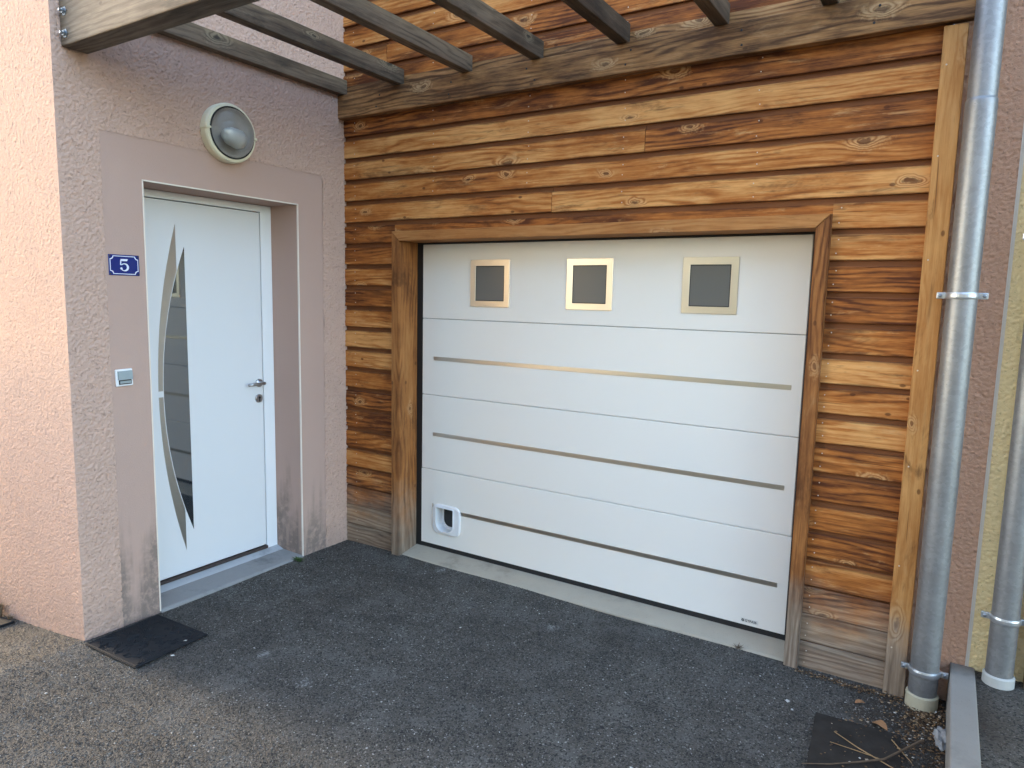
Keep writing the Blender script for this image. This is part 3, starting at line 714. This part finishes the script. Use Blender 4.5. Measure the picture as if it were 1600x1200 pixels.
# ================================================================== PERGOLA
per = thing('pergola', 'weathered timber pergola with bare rafters over the driveway', 'pergola', (0, 0, 2.80))
timber('ledger', 3.466, .050, .146, M_LEDG, per, (.0015, -.028, 2.843))
timber('wall_plate', 3.466, .020, .058, M_LEDG, per, (.0015, -.0115, 2.9895))
RX = [.028, .507, 1.020, 1.487, 1.982, 2.470, 2.935]
for i, x in enumerate(RX):
    L = 1.585
    rf = timber('rafter', L, .064, .094, M_PERG, per, (x + RNG.uniform(-.002, .002), -.0225 - L, 2.990), (0, 0, R(90)))
    bm = bmesh.new(); s = -1; bm_box(bm, (.001, -.0352, .002), (.055, -.0318, .09))
    br = from_bm('bracket', bm, M_BOLT, rf)
bx = timber('front_beam', 3.60, .118, .275, M_BEAM, per, (.006, -1.6685, 2.790), (0, 0, 0), .006)
for z in (2.838, 2.932):
    bm = bmesh.new(); lathe(bm, [(.020, 0), (.020, .003), (.0115, .003), (.0115, .012), (.006, .012), (.006, .024), (0, .024)], 6, Matrix.Translation((.045, -.059, z - 2.790)) @ TOY); from_bm('bolt', bm, M_BOLT, bx)
for x in (.55, 1.05, 1.55):
    bm = bmesh.new(); lathe(bm, [(.007, 0), (.007, .003), (0, .003)], 8, Matrix.Translation((x, -.059, .17)) @ TOY); from_bm('screw', bm, M_PRINT, bx)

led = [c for c in per.children if c.name.startswith('ledger')][0]
for x in np.arange(.35, 3.4, .55):
    for z in (.04, .105):
        bm = bmesh.new(); lathe(bm, [(.0055, 0), (.0055, .002), (.003, .003), (0, .003)], 7, Matrix.Translation((x + RNG.uniform(-.03, .03), -.025, z)) @ TOY); from_bm('screw', bm, M_PRINT, led)

# ================================================================== RIGHT SIDE: walls, pipes, kerb
pw = box('party_wall', (3.395, .05, -.3), (3.6615, .45, HT), M_PINK2); tag(pw, 'narrow strip of dark pink rendered wall behind the near downpipe', 'wall')
yw = box('neighbour_wall', (3.6745, .05, -.3), (12.0, .45, HT), M_YELL); tag(yw, 'cream rendered wall of the neighbouring house behind the far downpipe', 'wall')
coat('render_coat', (0, 0, .28), (1, 0, 0), (0, 0, 1), (0, -1, 0), .2665, 3.6, .0055, .0024, .0045, M_PINK2, pw)
coat('render_coat', (0, 0, .28), (1, 0, 0), (0, 0, 1), (0, -1, 0), .45, 3.6, .0055, .0024, .0045, M_YELL, yw)
bm = bmesh.new(); bm_box(bm, (0, 0, 0), (.0045, .3, HT - .2)); bm_box(bm, (.0085, 0, 0), (.013, .3, HT - .2)); bm_box(bm, (.0045, .006, 0), (.0085, .3, HT - .2))
jt = from_bm('expansion_joint', bm, M_BEAD, None, (3.6615, .041, .1)); tag(jt, 'thin white vertical joint strip between the pink and cream walls', 'joint strip')

def pipe(x, y, z0, rad, label, clamps, collar, mat_c):
    p = thing('downpipe', label, 'downpipe', (x, y, z0), 'galvanised downpipes')
    bm = bmesh.new(); zj = 2.52
    lathe(bm, [(rad, .04), (rad, .30), (rad, 1.2), (rad, zj - .02), (rad, zj - .002), (rad - .0010, zj + .003), (rad - .0035, zj + .005), (rad - .0035, zj + .010), (rad - .0035, zj + .05), (rad - .0035, 5.0)], 40)
    from_bm('pipe', bm, M_GALV, p, smooth=True)
    bm = bmesh.new(); lathe(bm, [(rad + .008, -.03), (rad + .008, collar), (rad + .003, collar + .006), (rad - .002, collar + .006)], 36); from_bm('collar', bm, mat_c, p, smooth=False)
    for zc in clamps:
        bm = bmesh.new()
        lathe(bm, [(rad + .0003, -.013), (rad + .0045, -.013), (rad + .0065, -.006), (rad + .0065, .006), (rad + .0045, .013), (rad + .0003, .013)], 36)
        for s in (-1, 1):
            bm_box(bm, (s * (rad + .001) if s > 0 else -(rad + .034), -.006, -.013), (rad + .034 if s > 0 else -(rad + .001), .006, .013), .003, 2)
        c = from_bm('clamp', bm, M_GALV2, p, (0, 0, zc - z0), (0, 0, 0), smooth=False)
        for s in (-1, 1):
            bm = bmesh.new(); lathe(bm, [(.0075, 0), (.0075, .004), (.004, .006), (0, .006)], 10, Matrix.Translation((s * (rad + .021), -.006, 0)) @ TOY); from_bm('clamp_screw', bm, M_BOLT, c)
    return p
pipe(3.5145, -.062, 0.0, .0545, 'near galvanised downpipe standing beside the timber corner post', (.163, 1.766), .058, M_MORT)
pipe(3.777, -.020, .172, .0490, 'far galvanised downpipe with white collar on the cream wall', (.452, 2.0), .036, plain('dirty white plastic', (.46, .46, .43), .5, 0, .15, 18))
kb = thing('kerb', 'long grey concrete kerb stone between the two driveways', 'kerb', (3.607, .04, 0))
bm = bmesh.new(); bm_box(bm, (0, -1.0, -.15), (.091, 0.008, .182), .006, 2); from_bm('kerb_stone', bm, M_KERB, kb)
bm = bmesh.new(); bm_box(bm, (0, -2.0, -.15), (.091, -1.004, .181), .006, 2); from_bm('kerb_stone', bm, M_KERB, kb)
bm = bmesh.new(); bm_box(bm, (0, -3.0, -.15), (.091, -2.004, .182), .006, 2); from_bm('kerb_stone', bm, M_KERB, kb)
tp = timber('timber_post', 3.4, .07, .085, M_TRIM, None, (3.950, .005, .17), (0, -R(90), 0)); tag(tp, 'brown timber post at the right edge beyond the far downpipe', 'post')
# mortar lump against the kerb
bm = bmesh.new(); bmesh.ops.create_icosphere(bm, subdivisions=3, radius=1)
for v in bm.verts:
    n_ = .15 * math.sin(v.co.x * 7 + v.co.y * 5) + .12 * math.sin(v.co.z * 9 + v.co.y * 8)
    v.co = Vector((v.co.x * .030, v.co.y * .085, v.co.z * .035)) * (1 + n_)
ml = from_bm('mortar_lump', bm, M_CONCB, None, (3.594, -.30, .002)); tag(ml, 'pale lump of spilled mortar against the foot of the kerb', 'mortar')

# ================================================================== MATS, LITTER, WEEDS
mat = thing('doormat', 'black rubber doormat with raised curly pattern at the house corner', 'doormat', (.255, -1.598, .002), rot=(0, 0, R(2)))
bm = bmesh.new(); bm_box(bm, (-.205, -.19, 0), (.205, .19, .0045), .0015, 2); from_bm('mat_base', bm, M_MAT, mat)
bm = bmesh.new()
for i in range(150):
    cx, cy = random.uniform(-.18, .18), random.uniform(-.165, .165); a0 = random.uniform(0, 360); r0 = random.uniform(.006, .016); kind = random.random()
    if kind < .5:
        for q in range(2):
            d = Vector((math.cos(R(a0)), math.sin(R(a0)))); nn = Vector((-d.y, d.x)) * q * .009
            bm_tube(bm, [(cx + nn.x - d.x * .015, cy + nn.y - d.y * .015, .0050), (cx + nn.x + d.x * .015, cy + nn.y + d.y * .015, .0050)], .0028, 4)
    else: bm_tube(bm, [(cx + r0 * math.cos(R(a0 + a)), cy + r0 * math.sin(R(a0 + a)), .0050) for a in range(0, 300, 50)], .0028, 4)
for y in (-.18, .18): bm_tube(bm, [(-.195, y, .0050), (.195, y, .0050)], .0028, 4)
for x in (-.195, .195): bm_tube(bm, [(x, -.18, .0050), (x, .18, .0050)], .0028, 4)
tag(from_bm('relief', bm, M_MAT, mat), kind='stuff')
mat2 = tag(box('rubber_mat', (3.185, -1.05, .001), (3.50, -.385, .008), M_MAT2, None, .002), 'dirty black rubber mat strewn with twigs near the downpipe', 'mat')
mat2.rotation_euler = (0, 0, R(4))
mat3 = tag(box('black_mat', (-1.5, -2.05, -.185), (-.655, -1.80, -.174), M_MAT, None, .002), 'black mat lying against the sunlit wall at the left edge', 'mat')
mat3.rotation_euler = (0, -R(7.1), 0); mat3.location = (-1.5, -2.05, -.186)
def twig(name, pts, rad, m, label, cat='twig', group=None):
    bm = bmesh.new(); bm_tube(bm, pts, [q * .72 for q in rad], 6); o = from_bm(name, bm, m); return tag(o, label, cat, group)
twig('twig', [(3.15, -.785, .014), (3.24, -.735, .018), (3.33, -.665, .02), (3.41, -.60, .025), (3.47, -.50, .03), (3.53, -.40, .035)], [.0025, .0035, .0045, .0055, .006, .0075], M_TWIGD, 'thickest dark knobbly twig lying across the dirty rubber mat')
twig('straw', [(3.225, -.50, .013), (3.32, -.57, .018), (3.43, -.62, .016), (3.53, -.66, .012)], [.0022, .003, .003, .002], M_TWIG, 'long golden straw stalk crossing over the dark twig', 'straw')
twig('straw', [(3.22, -.58, .012), (3.32, -.585, .014), (3.40, -.59, .014)], [.0015, .0024, .002], M_TWIG, 'short pale straw on the left side of the rubber mat', 'straw')
twig('twig', [(3.37, -.80, .012), (3.44, -.70, .016), (3.49, -.62, .016)], [.0018, .0026, .002], M_TWIGD, 'thin brown twig slanting up to the thick dark twig')
twig('straw', [(3.425, -.43, .014), (3.46, -.49, .016), (3.50, -.55, .014)], [.003, .003, .002], M_TWIG, 'stubby straw end beside the thick end of the dark twig', 'straw')
def leaf(loc, s, rz, label):
    bm = bmesh.new(); n = 8; top = []; bot = []
    for i in range(n + 1):
        u = i / n; w = .32 * math.sin(math.pi * u ** .8) * (1 + .15 * math.sin(9 * u)); z = .18 * math.sin(u * 3)
        top.append(bm.verts.new(((u - .5) * s, w * s, z * s + .1 * s * w))); bot.append(bm.verts.new(((u - .5) * s, -w * s * .8, z * s + .2 * s * w)))
    for i in range(n): bm.faces.new((top[i], top[i + 1], bot[i + 1], bot[i])) if i else bm.faces.new((top[0], top[1], bot[1], bot[0]))
    bmesh.ops.remove_doubles(bm, verts=bm.verts[:], dist=1e-5)
    bmesh.ops.solidify(bm, geom=bm.faces[:], thickness=.0012)
    o = from_bm('dead_leaf', bm, M_LEAF, None, loc, (R(8), R(-5), rz)); tag(o, label, 'leaf')
leaf((3.378, -.345, .006), .075, R(-40), 'curled reddish dead leaf at the top edge of the rubber mat')
leaf((3.29, -.20, .004), .042, R(20), 'small tan dead leaf on the asphalt beside the timber wall foot')
# debris
n = 1500; ang = RNG.uniform(0, 6.28, n); rad = np.abs(RNG.normal(0, .16, n))
dp = np.stack([3.53 + rad * np.cos(ang) * .45, -.16 + rad * np.sin(ang) * 1.15, RNG.uniform(0, .010, n)], -1)
dp2 = np.stack([RNG.uniform(3.0, 3.44, 320), -.045 - np.abs(RNG.normal(0, .022, 320)), RNG.uniform(0, .006, 320)], -1)
dp3 = np.stack([RNG.uniform(3.2, 3.6, 260), RNG.uniform(-.9, -.3, 260), RNG.uniform(.002, .012, 260)], -1)
dp4 = np.stack([3.592 - np.abs(RNG.normal(0, .022, 500)), RNG.uniform(-1.0, .08, 500), RNG.uniform(0, .014, 500)], -1)
dp = np.concatenate([dp, dp2, dp3, dp4]); dp = dp[(dp[:, 0] < 3.606) & (dp[:, 1] < .045)]
lt = chips('leaf_litter', dp, RNG.uniform(.0015, .0075, len(dp)), .35, M_LITT); tag(lt, 'brown leaf litter and crumbs gathered round the downpipe and kerb', 'litter', kind='stuff')
pb = scatter(80, .1, 3.4, -2.9, -.1); pb[:, 2] += .004
pbx = np.array([(1.45, -.62, .004), (2.62, -1.15, .004), (2.15, -1.62, .004), (3.05, -.42, .005), (3.02, -.36, .004), (.50, -1.62, .006), (.42, -1.50, .006), (.35, -2.1, .004), (3.33, -.62, .010), (2.05, -2.2, .004), (2.6, -2.3, .004), (3.57, -.12, .02)])
M_WHITE = plain('white stone', (.58, .57, .54), .8, 0, .2)
tag(chips('white_grit', np.concatenate([pb, pbx]), np.concatenate([RNG.uniform(.002, .0045, 80), RNG.uniform(.006, .010, 12)]), .5, M_WHITE), 'scattered white stone chips lying loose on the asphalt', 'grit', kind='stuff')
def weed(name, loc, n, hgt, spread, m, label, lw=.004):
    bm = bmesh.new()
    for i in range(n):
        a = random.uniform(0, 6.28); b = random.uniform(.2, 1); h = hgt * random.uniform(.5, 1); r0 = spread * random.uniform(0, .5)
        p0 = Vector((r0 * math.cos(a), r0 * math.sin(a) * .6, 0)); tip = p0 + Vector((math.cos(a) * spread * b, math.sin(a) * spread * b * .7, h)); midp = (p0 + tip) / 2 + Vector((0, 0, h * .25))
        sd = Vector((-math.sin(a), math.cos(a), 0)) * lw * random.uniform(.6, 1.3)
        v = [bm.verts.new(p) for p in (p0 - sd * .4, p0 + sd * .4, midp + sd, tip, midp - sd)]; bm.faces.new(v)
    o = from_bm(name, bm, m, None, loc); return tag(o, label, 'weed')
weed('weed', (.045, -.47, .0), 60, .022, .05, M_GREEN, 'small green weed tuft in the corner of the concrete door step')
weed('weed', (2.72, -.012, .0), 22, .028, .03, M_TWIGD, 'tiny withered weed at the front edge of the garage sill', .002)
weed('weed', (-.865, -1.80, -.108), 90, .11, .055, M_DRY, 'dry brown weed clump at the foot of the sunlit wall', .004)
weed('weed', (-.905, -1.79, -.11), 5, .21, .02, M_DRY, 'tall bare dry stalk rising from the weed clump', .004)
weed('weed', (-.735, -1.79, -.09), 26, .035, .035, M_DRY, 'low dry weed tuft beside the black mat corner', .003)

# unseen wall, added left of the view to shade the drive from the sun
gw = box('added_shade_wall', (-3.75, -9.0, -.9), (-3.55, -2.6, 1.45), M_ROUGH); tag(gw, 'unseen pink rendered wall added on the left to shade the drive', 'wall')
# ================================================================== HOUSES OPPOSITE (mirrored in the windows, throw warm light back)
def opposite(x, y, rz, cols):
    op = thing('opposite_house', cols[1], 'house', (x, y, 0), 'houses across the street', rot=(0, 0, R(rz)))
    bm = bmesh.new(); bm_box(bm, (-5, -7, -1.5), (5, 0, 6)); from_bm('wall', bm, cols[0], op)
    bm = bmesh.new(); bm_prism(bm, [(-7.4, 5.9), (-3.5, 8.0), (.4, 5.9), (.4, 6.05), (-3.5, 8.2), (-7.4, 6.05)], 0, -5.4, 5.4); from_bm('roof', bm, M_ROOF, op)
    for x in (-3.2, 0, 3.2):
        for z in (.9, 3.7):
            bm = bmesh.new(); bm_box(bm, (x - .6, -.1, z), (x + .6, .02, z + 1.3)); w = from_bm('window', bm, M_GLASS, op)
            bm = bmesh.new(); bm_box(bm, (x - .58, .022, z + .02), (x + .58, .04, z + 1.28)); from_bm('shutter', bm, M_SHUT, w)
opposite(-5.5, -12.0, 50, (M_HOUSE, 'cream house across the street with white roller shutters, facing the garage'))
opposite(4.5, -14.0, 50, (M_HOUSE, 'cream house across the street standing behind the photographer'))
opposite(14.0, -15.0, 50, (M_HOUSE, 'cream house across the street furthest to the right'))
